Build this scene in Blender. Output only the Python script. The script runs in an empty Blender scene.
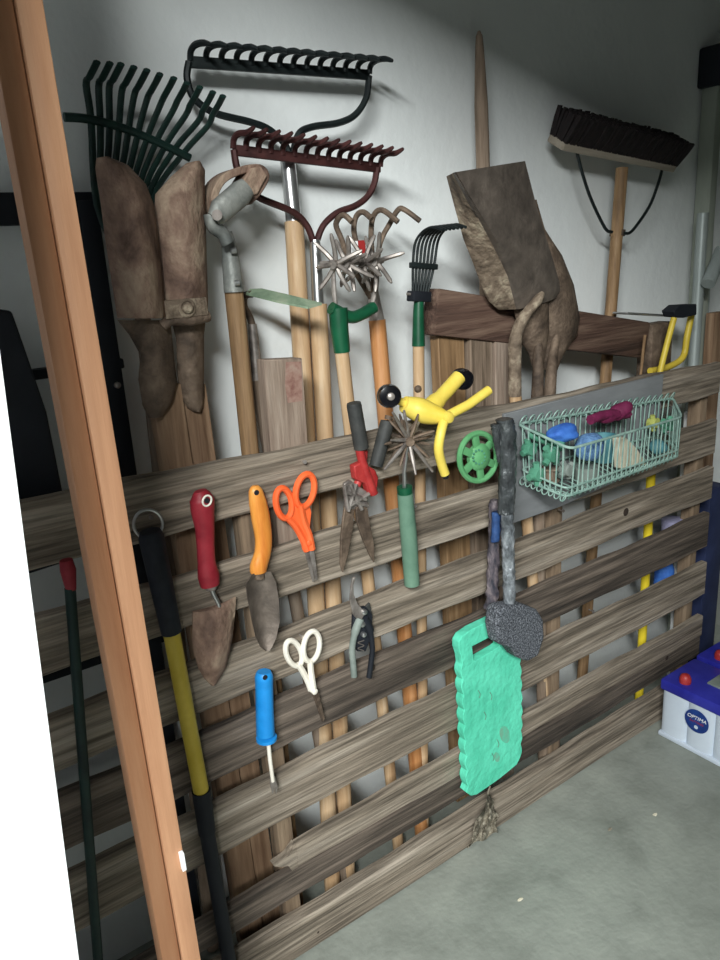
import bpy, bmesh, math, random
from mathutils import Vector as V, Matrix
random.seed(7)
C = bpy.context.scene.collection
PI = math.pi
# ------------------------------------------------------------------ camera geometry
F = 730.0
CAM = V((0, -1.16, 1.47))
a1 = V((1113, -294, 730)).normalized()
a2 = V((160, 2420, 730)); a2 = (a2 - a1 * a1.dot(a2)).normalized()
a3 = a1.cross(a2)
def p(x, y, Y=0.0):
    """pixel of the photograph -> point on the vertical plane at depth Y"""
    r = V((x - 360, y - 480, F))
    t = (Y - CAM.y) / r.dot(a3)
    return V((CAM.x + t * r.dot(a1), Y, CAM.z - t * r.dot(a2)))
def pf(x, y):
    r = V((x - 360, y - 480, F)); t = CAM.z / r.dot(a2)
    return V((t * r.dot(a1), CAM.y + t * r.dot(a3), 0))
def pp(pts, Y): return [p(q[0], q[1], q[2] if len(q) > 2 else Y) for q in pts]
cam = bpy.data.cameras.new('camera'); co = bpy.data.objects.new('camera', cam); C.objects.link(co)
R = V((a1.x, a3.x, -a2.x)); D = V((a1.y, a3.y, -a2.y)); FW = V((a1.z, a3.z, -a2.z))
co.matrix_world = Matrix(((R.x, -D.x, -FW.x, CAM.x), (R.y, -D.y, -FW.y, CAM.y), (R.z, -D.z, -FW.z, CAM.z), (0, 0, 0, 1)))
cam.sensor_fit = 'VERTICAL'; cam.sensor_height = 36; cam.lens = 36 * F / 960; cam.clip_start = .02
bpy.context.scene.camera = co

# ------------------------------------------------------------------ materials
def lin(c): return tuple(((v / 255) / 12.92 if v <= 10 else (((v / 255) + .055) / 1.055) ** 2.4) for v in c) + (1,)
MATS = {}
def mat(name, cols, rough=.6, metal=0, scale=(8, 8, 8), detail=6, bump=.0, bscale=60, stops=None, spec=.4, fine=0):
    """procedural noise-mottled material; cols = 2 or 3 sRGB colours; scale sets the grain direction"""
    m = bpy.data.materials.new(name); m.use_nodes = True; n = m.node_tree.nodes; L = m.node_tree.links
    b = n['Principled BSDF']; b.inputs['Roughness'].default_value = rough; b.inputs['Metallic'].default_value = metal
    b.inputs['Specular IOR Level'].default_value = spec
    tc = n.new('ShaderNodeTexCoord'); oi = n.new('ShaderNodeObjectInfo')
    ad = n.new('ShaderNodeVectorMath'); ad.operation = 'ADD'
    mu = n.new('ShaderNodeMath'); mu.operation = 'MULTIPLY'; mu.inputs[1].default_value = 37.0
    L.new(oi.outputs['Random'], mu.inputs[0]); L.new(tc.outputs['Object'], ad.inputs[0]); L.new(mu.outputs[0], ad.inputs[1])
    mp = n.new('ShaderNodeMapping'); mp.inputs['Scale'].default_value = scale; L.new(ad.outputs[0], mp.inputs[0])
    nz = n.new('ShaderNodeTexNoise'); nz.inputs['Scale'].default_value = 1; nz.inputs['Detail'].default_value = detail
    nz.inputs['Roughness'].default_value = .62; nz.inputs['Distortion'].default_value = .06 if fine else .3
    L.new(mp.outputs[0], nz.inputs['Vector'])
    cr = n.new('ShaderNodeValToRGB'); L.new(nz.outputs['Fac'], cr.inputs[0])
    st = stops or ([.33, .66] if len(cols) == 2 else [.3, .5, .7])
    while len(cr.color_ramp.elements) < len(cols): cr.color_ramp.elements.new(.5)
    for e, s, c in zip(cr.color_ramp.elements, st, cols): e.position = s; e.color = lin(c)
    if fine:
        m3 = n.new('ShaderNodeMapping'); m3.inputs['Scale'].default_value = tuple(v * 4 for v in scale); L.new(ad.outputs[0], m3.inputs[0])
        n3 = n.new('ShaderNodeTexNoise'); n3.inputs['Scale'].default_value = 1; n3.inputs['Detail'].default_value = 8; n3.inputs['Roughness'].default_value = .7; L.new(m3.outputs[0], n3.inputs['Vector'])
        mr = n.new('ShaderNodeMapRange'); mr.inputs['From Min'].default_value = .36; mr.inputs['From Max'].default_value = .6; mr.inputs['To Min'].default_value = 1 - fine; mr.inputs['To Max'].default_value = 1.06; L.new(n3.outputs['Fac'], mr.inputs['Value'])
        mx = n.new('ShaderNodeVectorMath'); mx.operation = 'SCALE'; L.new(cr.outputs[0], mx.inputs[0]); L.new(mr.outputs[0], mx.inputs['Scale'])
        L.new(mx.outputs[0], b.inputs['Base Color'])
    else: L.new(cr.outputs[0], b.inputs['Base Color'])
    if bump:
        n2 = n.new('ShaderNodeTexNoise'); n2.inputs['Scale'].default_value = 1; n2.inputs['Detail'].default_value = 5
        m2 = n.new('ShaderNodeMapping'); s0 = max(scale); m2.inputs['Scale'].default_value = tuple(bscale * s / s0 for s in scale)
        L.new(ad.outputs[0], m2.inputs[0]); L.new(m2.outputs[0], n2.inputs['Vector'])
        bp = n.new('ShaderNodeBump'); bp.inputs['Strength'].default_value = bump; bp.inputs['Distance'].default_value = .01
        L.new(n2.outputs['Fac'], bp.inputs['Height']); L.new(bp.outputs[0], b.inputs['Normal'])
    MATS[name] = m; return m
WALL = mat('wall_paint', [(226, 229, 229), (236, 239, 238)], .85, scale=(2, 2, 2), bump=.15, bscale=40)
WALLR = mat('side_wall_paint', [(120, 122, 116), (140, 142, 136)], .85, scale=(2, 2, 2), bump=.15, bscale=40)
FLOOR = mat('concrete', [(122, 126, 118), (140, 144, 136), (152, 156, 147)], .75, scale=(7, 7, 7), detail=9, bump=.2, bscale=70)
CEIL = mat('ceiling_board', [(120, 120, 114), (140, 140, 134)], .9)
SLAT = mat('weathered_slat', [(82, 72, 62), (142, 129, 114), (174, 162, 148)], .85, scale=(1.1, 26, 26), detail=9, bump=.6, bscale=120, fine=.5)
SLATD = mat('weathered_slat_dark', [(48, 41, 36), (94, 83, 74), (132, 118, 106)], .85, scale=(1.1, 26, 26), detail=9, bump=.6, bscale=120, fine=.5)
STRING = mat('pallet_stringer_wood', [(88, 74, 60), (128, 108, 88), (150, 130, 108)], .85, scale=(30, 30, 3), detail=8, bump=.4, bscale=100)
BATTEN = mat('planed_pine', [(172, 124, 92), (188, 140, 106), (198, 152, 118)], .6, scale=(30, 30, 2), bump=.15, bscale=80)
BATTEN2 = mat('planed_pine_brown', [(142, 96, 66), (156, 110, 78), (166, 122, 90)], .6, scale=(30, 30, 2), bump=.15, bscale=80)
WHITE = mat('white_paint', [(238, 238, 238), (246, 246, 246)], .6)
ASH = mat('ash_handle', [(162, 128, 94), (188, 156, 120), (204, 178, 146)], .55, scale=(50, 50, 3), bump=.15, bscale=90)
ASHG = mat('worn_handle', [(100, 76, 52), (140, 110, 78), (168, 138, 104)], .65, scale=(50, 50, 4), bump=.2, bscale=90)
ORW = mat('orange_wood', [(160, 104, 60), (186, 130, 82), (202, 150, 106)], .45, scale=(50, 50, 4), bump=.1, bscale=90)
GREYW = mat('grey_old_wood', [(92, 78, 64), (128, 110, 94), (152, 136, 120)], .8, scale=(50, 50, 4), bump=.4, bscale=120)
PINKW = mat('old_plank', [(112, 94, 82), (142, 124, 110), (164, 148, 134)], .8, scale=(50, 50, 4), bump=.3, bscale=120)
OLDW = mat('dark_red_beam', [(50, 36, 30), (84, 62, 52), (116, 94, 80)], .8, scale=(3, 40, 40), bump=.6, bscale=120)
DIGW = mat('digger_handle_wood', [(104, 78, 58), (138, 110, 86), (160, 132, 106)], .75, scale=(50, 50, 3), bump=.3, bscale=100)
RUST = mat('rust_brown', [(76, 57, 50), (138, 112, 97), (186, 164, 142)], .75, .25, scale=(16, 16, 12), detail=9, bump=.5, bscale=90)
RUSTD = mat('rust_dark', [(62, 52, 45), (106, 90, 77), (140, 121, 104)], .7, .4, scale=(18, 18, 18), detail=9, bump=.4, bscale=90)
MUD = mat('muddy_steel', [(76, 64, 54), (128, 112, 96), (186, 172, 150)], .8, .2, scale=(26, 26, 26), detail=10, bump=.6, bscale=80)
BLADEG = mat('grey_steel_blade', [(84, 76, 70), (108, 98, 90), (132, 120, 110)], .6, .45, scale=(20, 20, 20), detail=8, bump=.2, bscale=80)
BLACK = mat('black_enamel', [(20, 26, 28), (34, 42, 42)], .5, .3, scale=(20, 20, 20))
REDBR = mat('red_brown_enamel', [(52, 28, 28), (84, 48, 46)], .55, .3, scale=(25, 25, 25))
CHROME = mat('chrome', [(176, 176, 176), (214, 214, 214)], .28, .9, scale=(10, 10, 4))
STEEL = mat('dull_steel', [(104, 96, 92), (148, 140, 134), (180, 172, 166)], .45, .55, scale=(30, 30, 30))
ALU = mat('cast_aluminium', [(98, 102, 100), (136, 138, 134), (164, 164, 158)], .55, .4, scale=(22, 22, 22), bump=.2)
GREENR = mat('dark_green_enamel', [(14, 34, 32), (26, 54, 48)], .5, .1, scale=(20, 20, 20))
GREEN = mat('green_plastic', [(14, 66, 44), (22, 88, 58)], .4, scale=(20, 20, 20))
GREENG = mat('worn_green_blade', [(92, 112, 92), (128, 146, 122), (150, 160, 138)], .6, .2, scale=(25, 25, 25))
GGREEN = mat('grey_green_grip', [(84, 116, 98), (106, 138, 118)], .6, scale=(16, 16, 16))
MINT = mat('mint_foam', [(84, 200, 166), (104, 222, 188)], .85, scale=(9, 9, 9), bump=.5, bscale=45, spec=.2)
STAIN = mat('foam_stain', [(92, 196, 164), (120, 166, 142)], .9, scale=(60, 60, 60))
LGREEN = mat('light_green_plastic', [(84, 146, 96), (104, 170, 116)], .5, scale=(20, 20, 20))
SGREEN = mat('sea_green_plastic', [(70, 128, 104), (92, 152, 126)], .5, scale=(20, 20, 20))
YEL = mat('yellow_plastic', [(220, 192, 70), (236, 212, 100)], .45, scale=(12, 12, 12))
YELD = mat('yellow_tube', [(196, 170, 50), (218, 192, 74)], .45, scale=(12, 12, 12))
YELR = mat('bright_yellow', [(238, 208, 34), (250, 222, 60)], .45, scale=(12, 12, 12))
RED = mat('red_grip', [(130, 26, 40), (160, 44, 56)], .5, scale=(20, 20, 20))
REDM = mat('red_casting', [(140, 30, 32), (178, 58, 56)], .45, scale=(30, 30, 30))
ORANGE = mat('orange_plastic', [(232, 92, 44), (246, 112, 62)], .4, scale=(14, 14, 14))
CREAM = mat('cream_plastic', [(226, 218, 204), (242, 236, 224)], .5, scale=(14, 14, 14))
BLUE = mat('blue_plastic', [(16, 122, 196), (34, 146, 222)], .45, scale=(14, 14, 14))
RUBBER = mat('black_rubber', [(18, 22, 30), (32, 36, 46)], .65, scale=(30, 30, 30), bump=.1)
GRIPD = mat('dark_grip', [(40, 42, 42), (64, 64, 62)], .65, scale=(30, 30, 30), bump=.1)
GLOSSB = mat('glossy_black', [(10, 10, 14), (22, 22, 28)], .18, scale=(14, 14, 14), spec=.6)
BRIST = mat('bristle', [(15, 10, 12), (30, 20, 20)], .8, scale=(60, 60, 60))
PALEW = mat('pale_broom_block', [(138, 128, 114), (164, 154, 140)], .75, scale=(4, 40, 40))
FOIL = mat('crinkled_grey_film', [(84, 88, 92), (150, 156, 162), (228, 232, 236)], .3, .35, scale=(40, 40, 26), detail=8, bump=1., bscale=60, stops=[.35, .55, .75])  # grey film; pale end of the ramp paints in its highlights
FOILD = mat('dark_wrapped_grip', [(44, 46, 48), (76, 80, 82), (150, 154, 156)], .35, .2, scale=(40, 40, 20), detail=8, bump=.9, bscale=50, stops=[.35, .58, .8])
SPONGE = mat('speckled_sponge', [(54, 56, 62), (96, 100, 108), (160, 164, 172)], .9, scale=(260, 260, 260), detail=3, bump=1., bscale=300, stops=[.38, .5, .68])
DSTRAP = mat('dark_strap', [(48, 50, 60), (92, 84, 90), (140, 128, 128)], .6, scale=(60, 60, 30), bump=.6)
BSTRAP = mat('blue_strap', [(30, 52, 92), (52, 86, 140)], .6, scale=(60, 60, 30), bump=.4)
WIRE = mat('grey_green_wire', [(120, 152, 142), (166, 194, 184)], .5, .1, scale=(30, 30, 30))
GBOARD = mat('grey_board', [(110, 112, 114), (130, 132, 134)], .7, scale=(4, 20, 20), bump=.15)
CBLUE = mat('blue_cloth', [(40, 84, 168), (72, 128, 212)], .7, scale=(18, 18, 18), bump=.3)
LBLUE = mat('faded_blue_mesh', [(70, 104, 150), (104, 142, 184)], .75, scale=(90, 90, 90), bump=.5, bscale=160)
MAROON = mat('maroon_cloth', [(86, 16, 52), (124, 34, 78)], .75, scale=(18, 18, 18), bump=.4)
CREAMC = mat('cream_cloth', [(206, 196, 172), (230, 222, 200)], .75, scale=(14, 14, 14))
TEAL = mat('teal_plastic', [(58, 106, 116), (86, 140, 148)], .6, scale=(14, 14, 14))
GREYP = mat('grey_plastic', [(112, 122, 116), (146, 154, 148)], .6, scale=(14, 14, 14))
YGRN = mat('yellow_green_plastic', [(150, 158, 78), (180, 184, 104)], .6, scale=(14, 14, 14))
RAGM = mat('dirty_rag', [(96, 88, 76), (150, 142, 126), (196, 188, 172)], .95, scale=(60, 60, 60), bump=.8)
BATW = mat('battery_white', [(196, 206, 220), (212, 222, 234)], .4, scale=(6, 6, 6))
BATB = mat('battery_blue', [(36, 38, 140), (54, 58, 168)], .4, scale=(8, 8, 8))
LOGOB = mat('sticker_blue', [(20, 44, 110), (30, 66, 140)], .35, scale=(30, 30, 30))
BLKP = mat('black_plastic', [(16, 20, 28), (28, 32, 40)], .7, scale=(8, 8, 8))
NAVY = mat('navy_plastic', [(28, 36, 66), (44, 54, 90)], .6, scale=(8, 8, 8))
PURP = mat('lilac_plastic', [(130, 128, 160), (164, 162, 190)], .6, scale=(8, 8, 8))
GREYM = mat('grey_white_metal', [(148, 156, 154), (178, 186, 184)], .45, .3, scale=(8, 8, 3))
TRIMG = mat('greenish_white_paint', [(156, 162, 150), (178, 184, 172)], .7, scale=(8, 8, 3))
ORT = mat('varnished_orange_wood', [(196, 112, 44), (222, 144, 62), (234, 164, 84)], .4, scale=(50, 50, 4), bump=.1, bscale=90)
KNOT = mat('wood_knot', [(40, 30, 26), (62, 50, 42)], .9, scale=(60, 60, 60))
STAMP = mat('faded_red_stamp', [(112, 72, 64), (146, 114, 102), (160, 140, 126)], .8, scale=(45, 45, 45), detail=8)
REDST = mat('red_stamp', [(128, 66, 62), (160, 110, 102)], .8, scale=(70, 70, 70))

# ------------------------------------------------------------------ mesh builder
class M:
    def __init__(s): s.b = bmesh.new()
    def face(s, vs):
        try: return s.b.faces.new(vs)
        except ValueError: return None
    def ring(s, pts): return [s.b.verts.new(q) for q in pts]
    def loft(s, rings, closed=True, caps=True, cyc=False):
        rs = [s.ring(r) for r in rings]; n = len(rs[0])
        pairs = list(zip(rs, rs[1:])) + ([(rs[-1], rs[0])] if cyc else [])
        for A, B in pairs:
            for i in range(n if closed else n - 1):
                j = (i + 1) % n; s.face([A[i], A[j], B[j], B[i]])
        if caps and closed and not cyc: s.face(rs[0][::-1]); s.face(rs[-1])
        return s
    def tube(s, pts, r, n=10, cyc=False, caps=True, flat=None, flatdir=None):
        """swept tube; r scalar or list; flat=(k, dir) squashes the section along dir"""
        pts = [V(q) for q in pts]; k = len(pts); rr = r if isinstance(r, (list, tuple)) else [r] * k
        rings = []; up = None
        for i in range(k):
            if cyc: t = pts[(i + 1) % k] - pts[i - 1]
            else: t = pts[min(i + 1, k - 1)] - pts[max(i - 1, 0)]
            t.normalize()
            if up is None:
                up = V((0, 1, 0)) if abs(t.y) < .9 else V((0, 0, 1))
                if flatdir is not None: up = V(flatdir)
            u = up - t * up.dot(t)
            if u.length < 1e-5: u = t.orthogonal()
            u.normalize(); up = u if flatdir is None else V(flatdir); w = t.cross(u)
            fl = 1 if flat is None else flat
            rings.append([pts[i] + (u * math.cos(2 * PI * j / n) * fl + w * math.sin(2 * PI * j / n)) * rr[i] for j in range(n)])
        return s.loft(rings, True, caps, cyc)
    def box(s, c, size, ax=None, bev=0):
        ax = ax or (V((1, 0, 0)), V((0, 1, 0)), V((0, 0, 1))); c = V(c)
        vs = [s.b.verts.new(c + ax[0] * (size[0] / 2 * i) + ax[1] * (size[1] / 2 * j) + ax[2] * (size[2] / 2 * k)) for i in (-1, 1) for j in (-1, 1) for k in (-1, 1)]
        fs = [s.face([vs[a] for a in q]) for q in ((0, 1, 3, 2), (4, 6, 7, 5), (0, 4, 5, 1), (2, 3, 7, 6), (0, 2, 6, 4), (1, 5, 7, 3))]
        if bev:
            ed = list({e for f in fs for e in f.edges})
            bmesh.ops.bevel(s.b, geom=ed, offset=bev, segments=2, affect='EDGES', profile=.5)
        return s
    def bar(s, a, b, w, d, side=(0, 1, 0), bev=0):
        a, b = V(a), V(b); t = (b - a); L = t.length; t.normalize(); y = V(side); y = (y - t * y.dot(t)).normalized(); x = y.cross(t)
        return s.box((a + b) / 2, (w, d, L), (x, y, t), bev)
    def prism(s, pts, dv, holes=()):
        """polygon (with holes) extruded by dv"""
        dv = V(dv); loops = [pts] + list(holes); edges = []; sides = []
        for lp in loops:
            f = [s.b.verts.new(q) for q in lp]; k = [s.b.verts.new(V(q) + dv) for q in lp]; n = len(lp)
            ef = [s.b.edges.new((f[i], f[(i + 1) % n])) for i in range(n)]; ek = [s.b.edges.new((k[i], k[(i + 1) % n])) for i in range(n)]
            for i in range(n): s.face([f[i], k[i], k[(i + 1) % n], f[(i + 1) % n]])
            edges.append((ef, ek))
        bmesh.ops.triangle_fill(s.b, edges=[e for ef, ek in edges for e in ef], use_beauty=True)
        bmesh.ops.triangle_fill(s.b, edges=[e for ef, ek in edges for e in ek], use_beauty=True)
        return s
    def lathe(s, prof, o, ax, n=20):
        o = V(o); ax = V(ax).normalized(); u = ax.orthogonal().normalized(); w = ax.cross(u)
        return s.loft([[o + ax * h + (u * math.cos(2 * PI * j / n) + w * math.sin(2 * PI * j / n)) * max(r, 1e-4) for j in range(n)] for r, h in prof])
    def sheet(s, rows, th):
        """grid of points with thickness th along +Y (back)"""
        nr, nc = len(rows), len(rows[0]); dv = V((0, th, 0))
        f = [[s.b.verts.new(q) for q in r] for r in rows]; k = [[s.b.verts.new(V(q) + dv) for q in r] for r in rows]
        for i in range(nr - 1):
            for j in range(nc - 1):
                s.face([f[i][j], f[i + 1][j], f[i + 1][j + 1], f[i][j + 1]]); s.face([k[i][j], k[i][j + 1], k[i + 1][j + 1], k[i + 1][j]])
        bd = [(i, 0) for i in range(nr)] + [(nr - 1, j) for j in range(1, nc)] + [(i, nc - 1) for i in range(nr - 2, -1, -1)] + [(0, j) for j in range(nc - 2, 0, -1)]
        for a, b in zip(bd, bd[1:] + bd[:1]): s.face([f[a[0]][a[1]], f[b[0]][b[1]], k[b[0]][b[1]], k[a[0]][a[1]]])
        return s
    def ball(s, c, r, sc=(1, 1, 1), sub=3, noise=0, seed=0):
        res = bmesh.ops.create_icosphere(s.b, subdivisions=sub, radius=1); rnd = random.Random(seed)
        fr = [(V((rnd.gauss(0, 1), rnd.gauss(0, 1), rnd.gauss(0, 1))).normalized() * rnd.uniform(2, 6), rnd.uniform(0, 6)) for _ in range(9)]
        for v in res['verts']:
            k = 1 + noise * sum(math.sin(v.co.dot(a) + b) for a, b in fr) / 3 if noise else 1
            v.co = V(c) + V((v.co.x * sc[0], v.co.y * sc[1], v.co.z * sc[2])) * r * k
        return s
def spline(pts, n=6, cyc=False):
    pts = [V(q) for q in pts]; k = len(pts); out = []
    for i in range(k if cyc else k - 1):
        if cyc: a, b, c, d = pts[i - 1], pts[i], pts[(i + 1) % k], pts[(i + 2) % k]
        else: a, b, c, d = pts[max(i - 1, 0)], pts[i], pts[i + 1], pts[min(i + 2, k - 1)]
        for j in range(n):
            t = j / n
            out.append(.5 * ((2 * b) + (c - a) * t + (2 * a - 5 * b + 4 * c - d) * t * t + (3 * b - a - 3 * c + d) * t ** 3))
    if not cyc: out.append(pts[-1])
    return out
BASE = {}
def thing(name, label, cat, base, group=None):
    o = bpy.data.objects.new(name, None); o.empty_display_size = .05; C.objects.link(o); o.location = V(base); BASE[o] = V(base)
    o['label'] = label; o['category'] = cat
    if group: o['group'] = group
    return o
def part(name, m, material, parent=None, smooth=40, label=None, bevel=0, sub=0):
    b = BASE[parent] if parent is not None else None
    bm = m.b; bmesh.ops.remove_doubles(bm, verts=bm.verts, dist=1e-6)
    if b is None:
        xs = [v.co.x for v in bm.verts]; ys = [v.co.y for v in bm.verts]; zs = [v.co.z for v in bm.verts]
        b = V(((min(xs) + max(xs)) / 2, (min(ys) + max(ys)) / 2, min(zs)))
    for v in bm.verts: v.co -= b
    bmesh.ops.recalc_face_normals(bm, faces=bm.faces)
    me = bpy.data.meshes.new(name); bm.to_mesh(me); bm.free(); me.materials.append(material)
    for f in me.polygons: f.use_smooth = True
    me.set_sharp_from_angle(angle=math.radians(smooth))
    o = bpy.data.objects.new(name, me); C.objects.link(o); BASE[o] = b
    if parent is not None: o.parent = parent
    else: o.location = b
    if label: o['label'] = label
    if bevel:
        md = o.modifiers.new('bevel', 'BEVEL'); md.width = bevel; md.segments = 2; md.limit_method = 'ANGLE'
    if sub:
        md = o.modifiers.new('sub', 'SUBSURF'); md.levels = sub; md.render_levels = sub
    return o
def struct(name, m, material, **k):
    o = part(name, m, material, **k); o['kind'] = 'structure'; return o
def single(name, m, material, label, cat, group=None, **k):
    o = part(name, m, material, **k); o['label'] = label; o['category'] = cat
    if group: o['group'] = group
    return o
def to_floor(a, b, z=.004):
    t = (z - a.z) / (b.z - a.z); return a + (b - a) * t
def ell(cx, cy, rx, ry, rot, Y, n=20):
    c, s = math.cos(rot), math.sin(rot)
    return [p(cx + rx * math.cos(t) * c - ry * math.sin(t) * s, cy + rx * math.cos(t) * s + ry * math.sin(t) * c, Y) for t in (2 * PI * i / n for i in range(n))]
OUT = V((0, -1, 0)); BACK = V((0, 1, 0)); UP = V((0, 0, 1))

# ------------------------------------------------------------------ setting
WY = .24
struct('wall_back', M().box((.9, WY + .05, 1.4), (3.4, .1, 2.8)), WALL)
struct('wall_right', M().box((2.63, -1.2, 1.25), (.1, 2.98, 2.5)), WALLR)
struct('floor', M().box((.9, -1.2, -.05), (3.6, 3.2, .1)), FLOOR)
struct('wall_front_blocker', M().box((1.43, -1.62, 1.2), (2.3, .1, 2.36)), WALLR)  # unseen wall added behind the camera to keep light off the right side
struct('ceiling_blocker', M().box((1.25, -2.2, 2.41), (2.9, 4.8, .1)), CEIL)  # unseen ceiling, its left edge placed to shade the upper right wall
# two planed timber strips of the door frame
def strip(name, x0, x1, Y, d, material):
    A, B = p(x0, 400, Y), p(x1, 400, Y)
    return struct(name, M().box(((A.x + B.x) / 2, Y + d / 2, 1.24), (B.x - A.x, d, 2.48), bev=.002), material)
strip('trim_1', 59, 83, -.30, .035, BATTEN2)
tr = strip('trim_2', 85.5, 109, -.305, .045, BATTEN)
q = p(184, 855, -.30)
part('catch_plate', M().box(V((p(201, 960, -.305).x - .004, -.309, q.z)), (.006, .008, .03), bev=.001), WHITE, tr)
# white door leaf at the left, leaning a little
A, B = p(0, 352, -.45), p(79, 960, -.45); dd = (B - A)
top = A - dd * ((2.3 - A.z) / (A.z - B.z)); bot = to_floor(A, B, .002)
struct('door_1', M().prism([top, bot, bot + V((-.75, -.14, 0)), top + V((-.75, -.14, 0))], (0, .035, 0)), WHITE)
# right-hand corner: painted upright and dark fitting
A, B = p(713, 106, .1), p(707, 345, .1)
struct('trim_3', M().box((p(711, 200, .16).x + .045, .205, 1.0), (.035, .05, 2.0 - .004), bev=.003), TRIMG)

# ------------------------------------------------------------------ pallet
pal = thing('wooden_pallet', 'long weathered wooden pallet standing on edge along the wall as a tool rack', 'pallet', (1.0, .04, 0))
XL, XR = -.12, 2.09
SL = [((1.158, 1.048), (1.118, 1.022)), ((.967, .868), (.942, .835)), ((.782, .681), (.797, .694)), ((.637, .529), (.646, .532)),
      ((.476, .353), (.478, .367)), ((.285, .152), (.292, .142)), ((.098, .003), (.10, .003))]
def slat_bm(tL, bL, tR, bR, x0=XL, x1=XR, seed=0, y0=0, th=.022, raggedL=0):
    m = M(); rnd = random.Random(seed); n = 60; rings = []
    ph = [rnd.uniform(0, 6) for _ in range(6)]
    for i in range(n + 1):
        u = i / n; x = x0 + (x1 - x0) * u; g = (x - XL) / (XR - XL)
        t = tL + (tR - tL) * g + .0025 * math.sin(9 * x + ph[0]) + .0015 * math.sin(31 * x + ph[1]); b = bL + (bR - bL) * g + (.0025 * math.sin(8 * x + ph[2]) + .0015 * math.sin(27 * x + ph[3]) if bL > .01 else 0)
        y = y0 + .002 * math.sin(5 * x + ph[4]); e = .003
        rings.append([V((x, y, b + e)), V((x, y, t - e)), V((x, y + e, t)), V((x, y + th - e, t)), V((x, y + th, t - e)), V((x, y + th, b + e)), V((x, y + th - e, b)), V((x, y + e, b))])
    return m.loft(rings)
for i, ((tl, bl), (tr_, br)) in enumerate(SL):
    if i == 5:   # the sixth board is split: its upper strip is broken off at the left
        s = part('slat', slat_bm(.222, bl, .214, br, seed=i), SLATD, pal, label='lower split half of a broken slat')
        m = slat_bm(tl, .2255, tr_, .2175, x0=.555, seed=31, y0=-.001)
        pts = [(.50, -.001, .262), (.535, -.001, .268), (.5555, -.001, .2845), (.5555, -.001, .2265), (.54, -.001, .225), (.532, -.001, .243), (.515, -.001, .25)]
        m.prism([V(q) for q in pts], (0, .02, 0))
        part('slat', m, SLAT, pal, label='upper strip of a broken slat with ragged left end')
    else:
        part('slat', slat_bm(tl, bl, tr_, br, seed=i, y0=-.014 if i == 6 else 0, th=.036 if i == 6 else .022), SLAT if i in (0, 1, 2, 4, 6) else SLATD, pal)
for x in (-.05, .545, 1.405, 2.05):
    part('stringer', M().box((x, .0435, .542), (.036, .042, 1.074), bev=.003), STRING, pal)
for (x, y) in ((302, 461), (209, 496), (257, 489), (500, 425), (312, 480), (412, 505), (361, 440), (263, 674), (149, 516), (300, 635), (452, 640), (560, 510), (590, 610)):
    part('nail', M().lathe([(.004, .012), (.004, .009), (.0018, .009), (.0018, -.004)], p(x, y, .001), OUT, 8), STEEL, pal)
for (x, y, r) in ((325, 910, .004), (352, 918, .004), (318, 932, .004), (392, 890, .004), (551, 551, .014), (626, 512, .012), (667, 658, .008), (577, 586, .007), (372, 668, .009), (470, 470, .010), (640, 560, .008)):
    part('knot', M().lathe([(r, 0), (r * .7, .0012)], p(x, y, -.0125 if y > 860 else .001), OUT, 10), KNOT, pal)
gb0 = pp([(505, 414), (664, 374), (656, 464), (560, 507), (506, 526)], -.012)
single('backing_board', M().prism(gb0, (0, .010, 0)), GBOARD, 'smooth grey board fixed on the pallet behind the wire basket', 'board', bevel=.0015)

# ------------------------------------------------------------------ long-handled tools behind the pallet
def handle(parent, a, b, r, material, taper=1.0, name='handle', round_top=False):
    e = to_floor(a, b); n = 8; pts = [a + (e - a) * (i / n) for i in range(n + 1)]
    rr = [r * (taper + (1 - taper) * min(1, i / 3)) for i in range(n + 1)]
    return part(name, M().tube(pts, rr, 14), material, parent)
def bow_rake(label, bar, tiney, bowL, bowR, fer, hand, Y, material, n, hmat, hr, tip=.62):
    A, B = p(*bar[0], Y), p(*bar[1], Y); base = to_floor(p(*hand[0]), p(*hand[1]))
    t = thing('bow_rake', label, 'rake', base)
    part('rake_bar', M().bar(A, B, .019, .009, bev=.002), material, t)
    for i in range(n):
        c = A + (B - A) * (i / (n - 1))
        k = tiney
        pts = spline([c + V((0, -.002, .002)), c + V((.001, -.006, k * .7)), c + V((.004, -.022, k)), c + V((.010, -.042, k * .95)), c + V((.016, -.060, k * tip))], 4)
        part('tine', M().tube(pts, [.0058] * (len(pts) - 4) + [.005, .0045, .004, .003], 7), material, t)
    part('bow', M().tube(spline(pp(bowL, Y), 6), .0068, 8), material, t); part('bow', M().tube(spline(pp(bowR, Y), 6), .0068, 8), material, t)
    f0, f1 = p(*fer[0]), p(*fer[1])
    part('ferrule', M().tube([f0, f0 + (f1 - f0) * .1, f1], [fer[2] * .82, fer[2] * .9, fer[2]], 14), CHROME, t)
    handle(t, f1, p(*hand[1]), hr, hmat)
    return t
YB = .185
bow_rake('large black bow rake with pale wooden handle, highest on the wall', [(190, 62), (369, 75)], .022,
         [(189, 62), (187, 78), (194, 98), (215, 113), (250, 122), (270, 130), (286, 146), (289, 158)], [(369, 76), (366, 98), (355, 115), (338, 123), (312, 127), (298, 135), (292, 158)],
         [(287, 154, YB), (294, 222, YB - .005), .0165], [(294, 222, YB), (328, 809, .095)], YB, BLACK, 14, ASH, .0195)
YS = .15
bow_rake('smaller reddish-brown bow rake with shiny ferrule, hanging below the large black rake', [(233, 150), (380, 168)], .024,
         [(234, 150), (237, 168), (246, 186), (260, 198), (293, 212), (307, 226), (314, 244)], [(377, 168), (374, 184), (367, 197), (355, 206), (337, 213), (323, 226), (316, 244)],
         [(315, 240, YS), (318, 304, YS - .006), .0125], [(318, 304, YS), (344, 801, .095)], YS, REDBR, 14, ASH, .0185, 1.2)

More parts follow.
